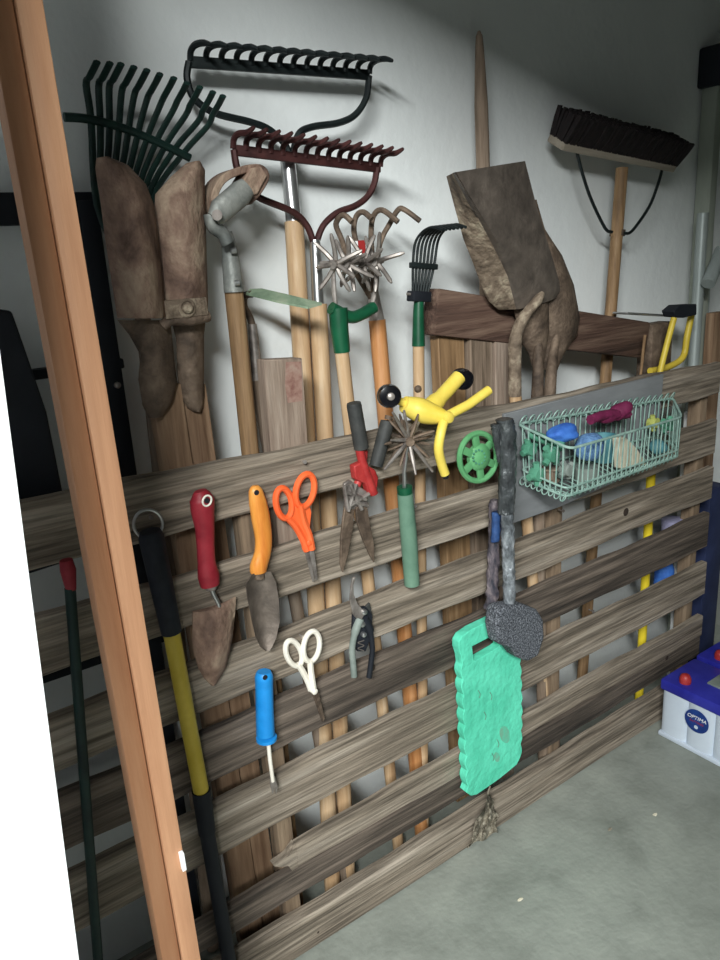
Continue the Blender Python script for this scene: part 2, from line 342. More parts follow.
# wire shrub rake
t = thing('shrub_rake', 'small wire shrub rake with green socket beside the old red beam', 'rake', to_floor(p(418, 346, .10), p(424, 820, .08)))
for i in range(7):
    u = i / 6; x0 = 413 + 14 * u; x1 = 413 + 21 * u
    a = p(x0, 296, .10); b = p(x1, 266, .10); c = p(x1 + 2 + 2 * u, 244 - 3 * u, .095)
    pts = spline([a, b, c, c + V((.004, -.02, .022)), c + V((.006, -.05, .030)), c + V((.008, -.08, .022))], 5)
    part('tine', M().tube(pts, .003, 6), BLACK, t)
part('tine_spacer', M().bar(p(411, 265, .10), p(436, 267, .10), .012, .016, bev=.002), BLACK, t)
part('clamp', M().bar(p(410, 296, .10), p(428, 297, .10), .022, .026, bev=.003), BLKP, t)
part('bolt', M().tube([p(407, 294, .10), p(431, 295, .10)], .003, 8), STEEL, t)
part('socket', M().tube([p(419, 296, .10), p(418.5, 312, .10), p(418.5, 346, .10)], [.010, .012, .0145], 14), GREEN, t)
handle(t, p(418.5, 346, .10), p(424, 820, .08), .0128, ASH)

# four-pronged cultivator
t = thing('hand_cultivator', 'four-pronged cultivator with hooked tines and orange wooden handle, behind the star-wheeled one', 'cultivator', to_floor(p(377, 318, .14), p(410, 697, .10)))
YC = .14
HK = [[(372, 300), (350, 262), (341, 238), (336, 224), (343, 215, .12), (352, 222, .10)], [(373, 300), (360, 255), (354, 232), (356, 217), (363, 212, .12), (372, 219, .10)],
      [(374, 300), (372, 255), (371, 236), (373, 217), (382, 210, .115), (398, 222, .085)], [(375, 300), (378, 255), (382, 238), (389, 225), (398, 210, .12), (405, 210, .105), (420, 221, .08)]]
for h in HK: part('prong', M().tube(spline(pp(h, YC), 6), .0058, 8), RUSTD, t)
part('ferrule', M().tube([p(373, 292, YC), p(377, 322, YC)], [.012, .017], 12), STEEL, t)
part('label_sticker', M().box(p(353, 249, .122), (.024, .003, .03)), WHITE, t, label='white half of a small label')
part('label_sticker', M().box(p(362, 249, .122), (.017, .003, .034)), REDM, t, label='red half of a small label')
handle(t, p(377, 320, YC), p(410, 697, .10), .0185, ORW)

# rotary star-wheel cultivator
YR = .075
t = thing('rotary_cultivator', 'star-wheeled rotary cultivator with green yoke and pale wooden handle', 'cultivator', to_floor(p(342, 350, YR), p(383, 712, .085)))
def star(c, n, r, ax, seed, rad=.0044, nm='star_wheel', parent=None, material=None):
    rnd = random.Random(seed); m = M(); ax = V(ax).normalized(); u = ax.orthogonal().normalized(); w = ax.cross(u)
    m.lathe([(.004, -.012), (.009, -.012), (.009, .012), (.004, .012)], c, ax, 10)
    for i in range(n):
        an = 2 * PI * (i + rnd.uniform(-.15, .15)) / n + seed; d = u * math.cos(an) + w * math.sin(an); s = 1 if i % 2 else -1
        m.tube(spline([c + d * .005, c + d * r * .5 + ax * (s * .004), c + d * r + ax * (s * .016)], 3), [rad * 1.1] * 3 + [rad] * 3 + [rad * .5], 6)
    return part(nm, m, material or STEEL, parent)
cl, cr_ = p(340, 264, YR - .01), p(371, 262, YR - .01)
ax = (cr_ - cl).normalized()
star(cl - ax * .010, 7, .056, ax + V((.0, .45, 0)), 1, parent=t); star(cl + ax * .018, 7, .054, ax + V((0, .5, .1)), 2, parent=t)
star(cr_ - ax * .016, 7, .054, ax + V((0, .45, -.1)), 3, parent=t); star(cr_ + ax * .012, 7, .058, ax + V((0, .5, 0)), 4, parent=t)
part('axle', M().tube([cl - ax * .03, cr_ + ax * .03], .004, 8), STEEL, t)
part('yoke_arm', M().tube(pp([(333, 268), (334, 290), (336, 312)], YR), .0048, 8), STEEL, t); part('yoke_arm', M().tube(pp([(378, 266), (376, 290), (370, 312)], YR), .0048, 8), STEEL, t)
m = M(); m.tube(spline(pp([(331, 308), (350, 317), (362, 314), (374, 307)], YR), 5), .0125, 12); part('yoke', m, GREEN, t)
part('socket', M().tube(pp([(338, 308), (339, 325), (342, 352)], YR), [.019, .0185, .0165], 14), GREEN, t)
handle(t, p(341.5, 350, YR), p(383, 712, .085), .0145, ASH)

# stirrup hoe
YH = .12
t = thing('stirrup_hoe', 'stirrup hoe with rusty curved blade strap, grey yoke and bolted wooden handle', 'hoe', to_floor(p(230, 290, YH), p(250.5, 455, .10)))
def strap(pts, w, th, m=None):
    """flat band: width w along Y, thickness th in the picture plane"""
    m = m or M(); pts = [V(q) for q in pts]; rings = []
    for i, q in enumerate(pts):
        d = (pts[min(i + 1, len(pts) - 1)] - pts[max(i - 1, 0)]).normalized(); nn = d.cross(BACK).normalized()
        h = w / 2; e = th / 2
        rings.append([q + nn * e - BACK * h, q - nn * e - BACK * h, q - nn * e + BACK * h, q + nn * e + BACK * h])
    return m.loft(rings)
part('blade_strap', strap(spline(pp([(216, 222), (210, 208), (210, 194), (219, 180), (236, 172), (254, 170), (260, 178), (253, 192), (243, 203)], YH - .02), 6), .05, .013), RUST, t, smooth=60, bevel=.002)
part('yoke', M().tube(pp([(214, 219), (220, 211), (241, 193), (247, 187)], YH - .055), [.014, .021, .0215, .017], 14, flat=.6), ALU, t)
part('yoke', M().tube(spline(pp([(210, 214), (213, 226), (222, 233), (228, 243)], YH - .045), 4), .012, 10), ALU, t, label='pale curved yoke arm')
part('pivot', M().tube([p(217, 215, YH - .075), p(217, 215, YH - .005)], .009, 12), STEEL, t)
part('socket', M().tube(pp([(226, 232), (229, 245), (231, 262), (234, 292)], YH - .01), [.011, .014, .0165, .019], 14), ALU, t)
part('blade_end', M().prism(pp([(243, 181), (251, 168), (261, 166), (267.5, 176), (258, 194), (251, 196)], YH - .05), (0, .05, 0)), RUST, t, bevel=.002)
for y in (251, 283): part('bolt', M().tube([p(231 + (y - 252) * .12, y, YH - .032), p(236 + (y - 252) * .1, y - .5, YH - .034)], .0055, 10), CHROME, t)
handle(t, p(233.5, 288, YH - .005), p(250.5, 455, .113), .0178, ASHG)

# green draw hoe
t = thing('draw_hoe', 'draw hoe with worn green blade seen edge-on and grey socket, beside the rust-stained plank', 'hoe', to_floor(p(257, 382, .16), p(270, 455, .15)))
part('hoe_blade', M().prism([p(246, 295, .135), p(250, 291, .135), p(262, 290.5, .12), p(290, 297, .06), p(322, 305, .02), p(308, 309, .02), p(278, 303, .06)], (0, .0, .004)), GREENG, t)
part('gooseneck', M().tube(spline(pp([(252, 294, .13), (245, 296, .15), (244, 306), (250, 318), (253, 328)], .165), 5), [.007] * 21, 10), RUSTD, t)
part('socket', M().tube(pp([(252, 324), (254, 345), (257, 384)], .165), [.009, .011, .0135], 12), STEEL, t)
handle(t, p(257, 380, .165), p(270, 455, .155), .0145, GREYW)

# clam-shell post hole digger
t = thing('post_hole_digger', 'rusty clam-shell post hole digger before the green fan rake', 'digger', to_floor(p(176, 420, .09), p(186, 560, .09)))
def clam(rowsLR, Y, bulge, n=9, th=.004):
    rows = []
    for (xl, yl, xr, yr, k) in rowsLR:
        a, b = p(xl, yl, Y), p(xr, yr, Y); rows.append([a + (b - a) * (j / n) + OUT * (bulge * k * math.sin(PI * j / n)) for j in range(n + 1)])
    # refine vertically
    out = []
    for A, B in zip(rows, rows[1:]):
        for s in range(4): out.append([a + (b - a) * (s / 4) for a, b in zip(A, B)])
    out.append(rows[-1]); return M().sheet(out, th)
part('digger_blade', clam([(187, 163, 200, 161, .5), (172, 176, 205, 170, .8), (156, 194, 205, 195, .9), (154, 230, 206, 230, 1), (158, 270, 207, 265, 1), (163, 300, 208, 296, .9), (165, 318, 208, 314, .7)], .085, .030), RUST, t, smooth=60)
part('digger_blade', clam([(97, 158, 109, 157, .3), (96, 168, 128, 165, .6), (98, 182, 146, 184, .8), (101, 200, 154, 205, 1), (106, 240, 159, 245, 1), (112, 280, 163, 285, 1), (118, 318, 166, 318, .8)], .06, .038), RUST, t, smooth=60, label='left blade, overlapping the other')
part('blade_tongue', clam([(118, 320, 170, 320, .6), (130, 335, 172, 335, .6), (141, 355, 174, 355, .7), (139, 380, 177, 382, .7), (143, 405, 172, 402, .6), (149, 418, 162, 417, .4)], .07, .02), RUSTD, t, smooth=60)
part('blade_tongue', clam([(172, 320, 206, 316, .6), (177, 340, 204, 338, .7), (178, 376, 204, 374, .7), (181, 396, 204, 394, .6), (188, 408, 203, 407, .5), (194, 412, 201, 411, .4)], .088, .02), RUSTD, t, smooth=60)
m = M(); a, b = p(165, 310, .035), p(207, 306, .04); m.bar(a, b, .03, .006, bev=.002); part('hinge_plate', m, MUD, t)
part('hinge_ring', M().tube(ell(187, 308, 7, 8, 0, .034), .003, 8, cyc=True), MUD, t)
part('pivot', M().lathe([(.009, 0), (.009, .008), (.005, .012)], p(187, 308, .036), OUT, 14), MUD, t)
part('hinge_bar', M().tube(pp([(163, 326, .05), (170, 320, .045), (190, 320, .045), (208, 316, .05)], .05), .010, 10), RUSTD, t)
for (x0, x1, xb, Y) in ((163, 163, 184, .10), (190, 191, 207, .112)):
    a, b = p(x0, 385, Y), p(x1 + 2, 470, Y); e = to_floor(a, p(x0 + 30, 560, Y * .95))
    e = V((a.x + .02, Y * .98, .004)); part('handle', M().bar(a, e, .056 if x0 < 170 else .05, .03, bev=.003), DIGW, t)

# dark green fan rake behind the digger
t = thing('fan_rake', 'dark green fan rake with long hooked tines, behind the rusty post hole digger', 'rake', to_floor(p(148, 230, .16), p(165, 420, .15)))
TIP = [(97, 62), (110, 63), (121, 64), (134, 67), (147, 70), (160, 74), (174, 78), (187, 83), (200, 87), (213, 92), (223, 96)]
for i, (x, y) in enumerate(TIP):
    u = i / 10; kx, ky = x - 11 - 5 * u, y + 23 + 8 * u
    bx, by = 91 + 92 * u, 121 + 33 * u
    ex, ey = 97 + 56 * u, 205 - 6 * u
    pts = [p(x, y, .10), p(x - 4, y + 8, .12)] + spline([p(x - 8 - 3 * u, y + 16 + 4 * u, .14), p(kx, ky, .156), p(bx, by, .17), p(ex, ey, .17), p(122 + 30 * u, 262, .172)], 4)
    part('tine', M().tube(pts, .0062, 7, flat=.6), GREENR, t)
part('crossbar', M().tube(spline(pp([(64, 117), (88, 119), (120, 127), (155, 141), (190, 158)], .168), 4), .0072, 8), GREENR, t)
part('socket', M().tube(pp([(137, 256), (140, 300)], .172), .018, 12), GREENR, t)
handle(t, p(139, 285, .172), p(154, 420, .165), .014, GREYW)

# black ladder behind, left
t = thing('step_ladder', 'dark black metal ladder standing against the wall behind the timber door frame', 'ladder', (.2, .19, 0))
a = p(87, 200, .19); b = p(128, 480, .19); top_ = a
part('rail', M().bar(V((p(87, 202, .19).x, .2, a.z)), V((p(120, 470, .19).x, .2, .004)), .034, .028, bev=.003), BLKP, t)
part('rail', M().bar(V((-.16, .2, a.z)), V((-.16, .2, .004)), .034, .028, bev=.003), BLKP, t)
x1 = p(87, 202, .19).x
for z, h in ((a.z - .012, .05), (a.z - .28, .018), (a.z - .56, .018), (a.z - .84, .018), (a.z - 1.12, .018)):
    part('rung', M().box(((x1 - .14) / 2, .2, z), (x1 + .16 + (.02 if h < .03 else .03), .024, h), bev=.003), BLKP, t)
part('bolt', M().lathe([(.006, 0), (.006, .006), (.003, .008)], p(117, 385, .185), OUT, 10), STEEL, t)
pts = pp([(-60, 300), (12, 311), (24, 345), (47, 412), (64, 497), (74, 560), (-50, 600)], .06)
single("plastic_board", M().prism(pts, (0, .05, 0)), BLKP, 'slanted black plastic panel behind the pallet at the far left', 'panel', bevel=.004)

# planks and beam standing behind
def plank(label, quad, Y, th, material, zb=.004):
    pts = pp(quad, Y); bl = pts[2].copy(); br = pts[3].copy()
    pts = [pts[0], pts[1], V((pts[2].x, Y, zb)), V((pts[3].x, Y, zb))]
    return single('plank', M().prism(pts, (0, th, 0)), material, label, 'plank', bevel=.002)
pk = plank('short grey plank with red stamped marks, fixed upright in front of the rake handles', [(264, 360), (302, 358), (305, 440), (268, 445)], .0245, .03, PINKW, .885)
part('stamp_mark', M().prism(pp([(286, 362), (301, 361.5), (302, 380), (302.5, 401), (288, 403), (285, 385)], .024), (0, .0004, 0)), STAMP, pk)
plank('light brown plank under the left end of the old red beam', [(438, 334), (464, 331), (470, 410), (446, 414)], .12, .03, ASHG)
plank('wide grey plank under the red beam, left of the square shovel', [(470, 336), (492.5, 334), (497, 410), (476, 412)], .11, .03, GREYW)
plank('narrow grey plank under the red beam, tight beside the square shovel socket', [(495, 335), (510, 333), (513, 408), (500, 410)], .105, .03, PINKW)
pts = pp([(428, 290), (470, 284), (560, 290), (600, 312), (655, 330), (652, 362), (600, 355), (560, 345), (470, 332), (431, 334)], .165)
A, B = (p(428, 289, .125) + p(431, 334, .125)) / 2, (p(641, 323, .125) + p(640, 357, .125)) / 2
single('old_beam', M().bar(A, B, .102, .05, bev=.006), OLDW, 'old dark reddish timber beam lying level behind the shovels', 'beam')
# pointed stake
t = to_floor(p(483, 165, .14), p(491, 330, .14)); a = p(479, 31, .18)
b = p(483, 165, .178); e = V((b.x + .02, .172, .004)); d = (b - a)
single('wooden_stake', M().tube([a, a + d * .04, a + d * .15, a + d * .55, b, e], [.003, .008, .0105, .016, .0165, .0165], 12), GREYW, 'tall grey wooden pole with pointed top rising behind the square shovel', 'pole')

# square shovel, back towards us
YQ = .03
t = thing('square_shovel', 'square-mouthed shovel, muddy back of the blade facing out, above the old beam', 'shovel', to_floor(p(515, 392, .044), p(519.5, 440, .044)))
rw = [((448, 176), (456, 172), (525, 161)), ((457, 210), (477, 208), (536, 204)), ((465, 239), (494, 236), (544, 231)), ((475, 264), (505, 256), (551, 253)), ((483, 286), (514, 274), (558, 277)), ((490, 301), (518, 293), (561, 291)), ((500, 310), (520, 309), (559, 296))]
rows = []
for k, (l, dg, r) in enumerate(rw):
    v = k / 6; y0 = -.01 + .05 * v
    a = p(*l, y0 + .055 * (1 - v * .4)); b = p(*dg, y0 - .02 + .025 * v); c = p(*r, y0 + .03)
    row = [a + (b - a) * (j / 5) for j in range(5)] + [b + (c - b) * (j / 8) + OUT * (.012 * math.sin(PI * j / 8) * (.4 + v)) for j in range(9)]
    rows.append(row)
fine = []
for A, B in zip(rows, rows[1:]):
    for s in range(3): fine.append([x + (y - x) * (s / 3) for x, y in zip(A, B)])
fine.append(rows[-1])
part('shovel_blade', M().sheet([r[4:] for r in fine], .005), BLADEG, t, smooth=50)
part('side_flange', M().sheet([r[:5] for r in fine], .005), MUD, t, smooth=50, label='mud-caked left side of the blade')
part('socket', M().tube(spline(pp([(543, 292, .016), (537, 301, .022), (527, 313, .032), (519, 327, .04), (515, 346, .044), (515, 396, .044)], .04), 5), [.004, .006, .008, .010, .011] + [.012] * 6 + [.014] * 8 + [.0158] * 7, 12), MUD, t)
handle(t, p(515, 392, .044), p(519.5, 440, .044), .0148, ASH)
# round shovels
def round_shovel(label, rows_px, Y, neck, material):
    t = thing('round_shovel', label, 'shovel', to_floor(p(*neck[-2], Y), p(*neck[-1], Y)))
    part('shovel_blade', clam(rows_px, Y, .03, n=10), material, t, smooth=60)
    pts = spline([p(*neck[0], Y - .012), p(*neck[1], Y - .018), p(*neck[2], .046), p(*neck[3], .044)], 5); k = len(pts)
    part('socket', M().tube(pts, [.010 + .006 * i / (k - 1) for i in range(k)], 12), material, t)
    handle(t, p(*neck[-1], .044), p(neck[-1][0] + 1, neck[-1][1] + 60, .044), .0145, GREYW)
round_shovel('round shovel with dark rusty blade showing right of the square shovel', [(530, 200, 536, 200, .3), (520, 225, 545, 230, .8), (520, 245, 562, 255, 1), (530, 275, 574, 285, 1), (536, 305, 580, 318, 1), (540, 330, 577, 336, .9), (544, 345, 571, 343, .7), (545, 357, 563, 356, .6), (545, 370, 557, 370, .5)], .088, [(556, 335), (553, 355), (551, 376), (549, 402)], RUSTD)
round_shovel('dark spade tucked under the square shovel blade, behind its socket', [(522, 262, 540, 262, .3), (514, 285, 548, 285, .8), (515, 310, 549, 308, 1), (520, 332, 549, 332, 1), (524, 344, 547, 345, .8), (530, 354, 545, 354, .6), (533, 366, 543, 366, .4)], .074, [(538, 338), (538, 356), (538, 376), (537, 404)], RUSTD)

# push broom
YP = .178
t = thing('push_broom', 'push broom with dark bristles upward and wire-braced wooden handle', 'broom', to_floor(p(622, 171, YP), p(605, 385, .168)))
a, b = p(556, 142, YP), p(668, 165, YP); ax = (b - a).normalized(); nrm = V((.06, -.5, .86)); nrm = (nrm - ax * nrm.dot(ax)).normalized(); sd = ax.cross(nrm)
part('broom_block', M().box((a + b) / 2, ((b - a).length, .062, .02), (ax, sd, nrm), bev=.004), PALEW, t)
m = M(); rnd = random.Random(3); L = (b - a).length
for i in range(72):
    for j in range(9):
        o = a + ax * (L * (i + .5) / 72 + rnd.uniform(-.003, .003)) + sd * (-.027 + .00675 * j) + nrm * .008
        dd_ = nrm + ax * ((i / 72 - .5) * .10 + rnd.uniform(-.06, .06)) + sd * ((j - 4) * .045 + rnd.uniform(-.05, .05)); h = rnd.uniform(.062, .069)
        m.tube([o, o + dd_ * h * .6, o + dd_ * h], [.0042, .0058, .0044], 5)
part('bristles', m, BRIST, t)['kind'] = 'stuff'
part('brace', M().tube(spline(pp([(577, 152, YP - .01), (582, 172), (591, 199), (605, 228), (612, 232)], YP - .022), 5), .0042, 8), BLACK, t)
part('brace', M().tube(spline(pp([(662, 170, YP - .01), (658, 184), (649, 207), (632, 231), (624, 233)], YP - .022), 5), .0042, 8), BLACK, t)
part('clamp', M().lathe([(.021, -.008), (.021, .008)], p(617.5, 233, YP), (p(605, 385, .168) - p(622, 171, YP)), 14), RUSTD, t)
handle(t, p(622, 168, YP), p(605, 385, .168), .0165, ASHG)

# things at the right end
t = thing('loppers', 'loppers with yellow handles standing behind the right end of the pallet', 'loppers', p(668, 370, .06))
part('handle', M().tube(spline(pp([(674, 318), (668, 340), (661, 368), (658, 385)], .05), 4), .0085, 10), YELD, t)
part('handle', M().tube(spline(pp([(692, 312), (687, 337), (683, 357), (668, 367), (650, 371)], .085), 5), .0095, 10), YELD, t)
part('cutting_head', M().prism(pp([(674, 311), (681, 305), (697, 304), (697, 315), (684, 318), (676, 317)], .05), (0, .04, 0)), BLKP, t, bevel=.003)
single('grey_pole', M().tube([p(703, 213, .15), V((p(691, 310, .14).x - .005, .11, .004))], .0165, 14), GREYM, 'grey painted metal pole leaning in the right corner behind the yellow loppers', 'pole')
single('white_pole', M().tube([p(712, 175, .205) , V((p(704, 345, .205).x + .01, .2, .004))], .014, 14), GREYM, 'slim pale pole in the right corner next to the painted upright', 'pole')
single('metal_tray', M().bar(p(620, 313, .12), p(672, 316, .12), .006, .05, side=(0, 1, 0), bev=.002), CHROME, 'thin silver metal strip lying on the right end of the old beam', 'strip')
single('wooden_crate', M().box((p(655, 340, .13).x, .13, p(655, 345, .13).z - .03), (.10, .05, .19), bev=.004), RUSTD, 'dark brown block of wood under the silver strip near the yellow loppers', 'block')
single('cane', M().tube([p(645, 335, .06), p(640, 380, .055)], .004, 8), ASHG, 'thin short cane leaning beside the dark wooden block', 'stick')
m = M().tube([p(722, 250, .12), p(708, 284, .10)], .02, 12); single('white_tube', m, GREYM, 'short whitish tube with blue end in the right corner above the reddish board', 'tube')
single('red_board', M().box((p(718, 315, .13).x + .02, .15, .62), (.06, .03, 1.235), bev=.003), DIGW, 'reddish brown board end-on at the far right of the pallet', 'board')
single('black_fitting', M().box((p(722, 52, .1).x + .17, .199, p(715, 52, .1).z), (.12, .08, .11), bev=.008), BLKP, 'black box fixed high in the right-hand corner', 'fitting')
# things standing behind the right-hand slats
a = p(645, 586, .085)
single('yellow_pole', M().tube([V((a.x, .085, 1.02)), V((a.x, .085, .004))], .0135, 14), YELR, 'bright yellow pole showing in the gaps of the right-hand slats', 'pole')
single('white_pipe', M().tube([V((p(682, 565, .09).x, .1, .95)), V((p(682, 565, .09).x, .1, .004))], .016, 14), WHITE, 'white pipe behind the right-hand slats, right of the blue bottle', 'pipe')
single('navy_box', M().box((p(699, 565, .12).x, .1, .34), (.10, .06, .67), bev=.004), NAVY, 'navy blue upright box behind the right end of the pallet', 'box')
q = p(664, 577, .075); single('blue_bottle', M().lathe([(.001, -.06), (.028, -.058), (.031, -.02), (.03, .03), (.02, .055), (.011, .07), (.011, .09)], q, UP, 16), CBLUE, 'blue bottle showing between slats, right of the yellow pole', 'bottle')
q = p(672, 528, .08); single('lilac_tub', M().lathe([(.001, -.03), (.03, -.03), (.034, .03), (.028, .032)], q, UP, 16), PURP, 'small lilac tub in the gap between slats above the blue bottle', 'tub')

# ------------------------------------------------------------------ tools hung on the front of the pallet
YF = -.03
# yellow weeder with ring
t = thing('stand_up_weeder', 'long weeder with yellow shaft, black grip and steel ring, next to the door frame', 'weeder', V((p(222, 950, -.04).x, -.04, 0)))
part('hang_ring', M().tube(ell(148, 524, 14.5, 14.5, 0, -.028, 26), .0026, 8, cyc=True), CHROME, t)
g0, g1, g2 = p(150, 531, -.035), p(171.5, 632, -.035), p(201, 790, -.035)
part('grip', M().tube([g0, g0 + (g1 - g0) * .06, g1], [.017, .021, .0175], 14), RUBBER, t)
part('shaft', M().tube([g1 + (g1 - g0) * -.05, g2], .0145, 14), YELD, t)
e = V((p(225, 960, -.035).x + .01, -.035, .004))
part('socket', M().tube([g2, p(207, 832, -.035)], [.0175, .0165], 12), BLKP, t)
part('lower_shaft', M().tube([p(206, 826, -.035), e], .0145, 12), BLKP, t)
part('foot_plate', M().box(V((e.x, -.04, .06)), (.06, .03, .05), bev=.004), BLKP, t)
# garden stake left of the frame
t = thing('garden_stake', 'dark green stake with red cap on the pallet, left of the timber frame', 'stake', V((p(95, 930, -.03).x, -.03, 0)))
a, b = p(70, 588, -.03), p(92, 880, -.03); e = to_floor(a, b)
part('shaft', M().tube([a, e], .0085, 10), GREENR, t)
part('cap', M().tube([p(66, 560, -.03), p(68, 570, -.03), p(71, 590, -.03)], [.010, .012, .008], 10), RED, t)

# trowels
def blade_poly(pts, Y, bulge, parent, material, th=.003):
    """trowel blade: rows of left/right pixels, dished"""
    return part('trowel_blade', clam([(l[0], l[1], r[0], r[1], k) for l, r, k in pts], Y, bulge, n=8, th=th), material, parent, smooth=60)
def grip(parent, secs, Y, material, hole=None, flat=.8):
    pts = [p((a + b) / 2, y, Y) for a, b, y in secs]; sc = [(p(b, y, Y) - p(a, y, Y)).length / 2 for a, b, y in secs]
    pts2 = spline(pts, 4); r2 = []
    for i in range(len(sc) - 1): r2 += [sc[i] + (sc[i + 1] - sc[i]) * (j / 4) for j in range(4)]
    r2.append(sc[-1])
    h = part('handle', M().tube(pts2, r2, 16, flat=flat, flatdir=(0, 1, 0)), material, parent)
    if hole:
        x, y, rx, ry, mm = hole
        part('hang_hole', M().lathe([(.005, 0), (.0045, .0015)], p(x, y, Y - sc[1] * flat * .96), OUT, 12), BLKP, h)
        if mm: part('hole_ring', M().tube(ell(x, y, rx, ry, .4, Y - sc[1] * flat, 16), .0018, 6, cyc=True), mm, h)
    return h
t = thing('garden_trowel', 'trowel with red ribbed handle and muddy brown blade', 'trowel', p(213, 686, -.03))
grip(t, [(194, 206, 490), (190, 214, 499), (191, 214, 509), (195, 214, 526), (197, 214, 545), (198, 215, 562), (198, 219, 575), (201, 219, 585)], -.032, RED, (207, 500, 4.2, 5.5, CREAM))
part('shank', M().tube(spline(pp([(210, 583), (213, 593), (219, 606), (217, 618)], -.032), 4), .0042, 10), CHROME, t)
part('ferrule', M().tube(pp([(210, 581), (211, 589)], -.032), [.013, .010], 12), STEEL, t)
blade_poly([((205, 609), (236, 597), .3), ((193, 612), (236, 603), .8), ((192.5, 640), (234, 627), 1), ((194, 654), (231, 650), 1), ((199, 670), (226, 668), .8), ((205, 680), (220, 679), .5), ((211, 686), (215, 686), .2)], -.026, .016, t, RUST)
t = thing('garden_trowel', 'narrow trowel with orange wooden handle and grey steel blade', 'trowel', p(268, 651, -.03))
grip(t, [(252, 258, 485), (249, 262, 490), (249.5, 266, 502), (252, 269.5, 518), (255.5, 271.5, 537), (255, 270.5, 552), (250.5, 267, 566), (251, 266, 572)], -.032, ORT, (256.5, 492, 3, 4, None))
part('ferrule', M().tube(pp([(258.5, 569), (259.5, 578)], -.032), [.0105, .010], 12), RUSTD, t)
blade_poly([((252, 575), (271, 572), .4), ((246, 584), (276, 582), .9), ((248, 600), (279, 600), 1), ((252, 620), (280, 622), 1), ((256, 638), (276.5, 638), .8), ((261, 648), (272, 648), .4), ((266, 652), (269, 652), .2)], -.044, -.016, t, BLADEG)

# scissors
def scissors(label, loops, bodies, pivot, blades, Y, material, r, bmat):
    t = thing('scissors', label, 'scissors', p(*blades[0][0][-1], Y))
    for k, (cx, cy, rx, ry, rot) in enumerate(loops):
        m = M().tube(ell(cx, cy, rx, ry, rot, Y - .004 * k, 24), r, 8, cyc=True); m.tube(spline(pp(bodies[k], Y - .004 * k), 5), [r * 1.15] * (5 * (len(bodies[k]) - 1) + 1), 8)
        part('handle', m, material, t)
    for k, (bl, yo) in enumerate(blades):
        part('blade', M().prism(pp(bl, Y + yo), (0, .002, 0)), bmat, t)
    part('pivot', M().lathe([(pivot[2], -.001), (pivot[2], .009), (pivot[2] * .6, .011)], p(pivot[0], pivot[1], Y), OUT, 12), pivot[3], t)
    return t
t = scissors('orange-handled scissors hanging from a nail on the top slat', [(283.5, 503, 8, 15.5, -.16), (305, 490, 9, 17, .22)],
         [[(288, 518), (296, 527), (303, 540), (307, 551)], [(300, 505), (303, 520), (309, 535), (312, 550)]], (308, 542, .007, ORANGE),
         [([(304, 548), (309, 548), (315, 582), (313, 583)], 0.001), ([(309, 548), (314, 548), (318, 580), (316, 582)], -.004)], -.03, ORANGE, .0064, STEEL)
part('handle_bridge', M().prism(pp([(290, 515), (298, 503), (303, 510), (309, 503), (312, 512), (310, 532), (312, 550), (304, 552), (302, 538), (294, 526)], -.034), (0, .008, 0)), ORANGE, t, bevel=.0015)
t = scissors('small scissors with cream handles hung on the third slat', [(293.5, 653, 7.5, 13.5, -.35), (311.5, 646, 8, 15.5, .15)],
         [[(298, 664), (303, 672), (308, 682), (311, 690)], [(310, 660), (311, 672), (313, 685), (314, 692)]], (313, 690.5, .0065, CREAM),
         [([(311, 690), (317, 690), (324, 722), (322.5, 723)], 0.001), ([(313, 690), (318, 689), (325, 719), (324, 722)], -.004)], -.03, CREAM, .0056, RUSTD)

# blue weeder
t = thing('dandelion_weeder', 'hand weeder with bright blue ribbed handle and cream forked shank', 'weeder', p(275, 793, -.03))
secs = [(258, 270, 671), (256, 272, 676), (256.5, 272, 690), (257, 272.5, 710), (257.5, 273.5, 734)]
h = grip(t, secs, -.034, BLUE, (265, 677, 3, 3.5, None), flat=1)
part('guard', M().lathe([(.014, .004), (.0205, .002), (.0205, -.004), (.016, -.007)], p(266.5, 738, -.034), p(263, 690, -.034) - p(266.5, 738, -.034), 18), BLUE, t)
for (y) in (700, 708, 716, 724): part('rib', M().lathe([(.0155, -.001), (.0165, 0), (.0155, .001)], p(264.6 + (y - 700) * .03, y, -.034), p(263, 690, -.034) - p(266.5, 738, -.034), 16), BLUE, h)
part('shank', M().tube(pp([(268, 738), (270, 760), (273, 782)], -.034), [.0042, .0042, .004], 10), CREAM, t)
part('fork_tip', M().prism(pp([(270.5, 778), (275, 777), (278, 788), (276.5, 795), (275, 787), (273, 795), (271, 787)], -.034), (0, .003, 0)), STEEL, t)

# secateurs
t = thing('pruning_shears', 'black secateurs with hooked grey blade hung on the second slat', 'secateurs', p(360, 680, -.03))
part('blade', M().prism(pp([(356, 576), (353.5, 584), (354, 594), (358, 604), (366, 612), (360, 622), (353, 614), (350, 600), (351, 586), (353, 577)], -.036), (0, .004, 0)), STEEL, t, bevel=.0008)
part('counter_blade', M().prism(pp([(366, 606), (370, 602), (372, 612), (371, 626), (362, 630), (358, 622), (364, 616)], -.03), (0, .005, 0)), GRIPD, t, bevel=.001)
part('handle', M().tube(spline(pp([(360, 618), (355, 632), (352, 648), (353, 664), (354, 677)], -.034), 5), [.009] * 6 + [.007] * 15, 10), GREYP, t, label='grey handle')
part('handle', M().tube(spline(pp([(364, 618), (370, 630), (372.5, 648), (371, 664), (369, 678)], -.034), 5), [.009] * 6 + [.006] * 15, 10), BLKP, t, label='black handle')
part('body', M().prism(pp([(354, 610), (366, 606), (373, 614), (372, 636), (366, 652), (358, 652), (353, 636)], -.032), (0, .01, 0)), BLKP, t, bevel=.002)
for (x, y, r) in ((363.5, 611, .006), (361.5, 623, .007), (363, 634, .0055)): part('bolt', M().lathe([(r, -.004), (r, .006), (r * .5, .008)], p(x, y, -.034), OUT, 12), CHROME, t)
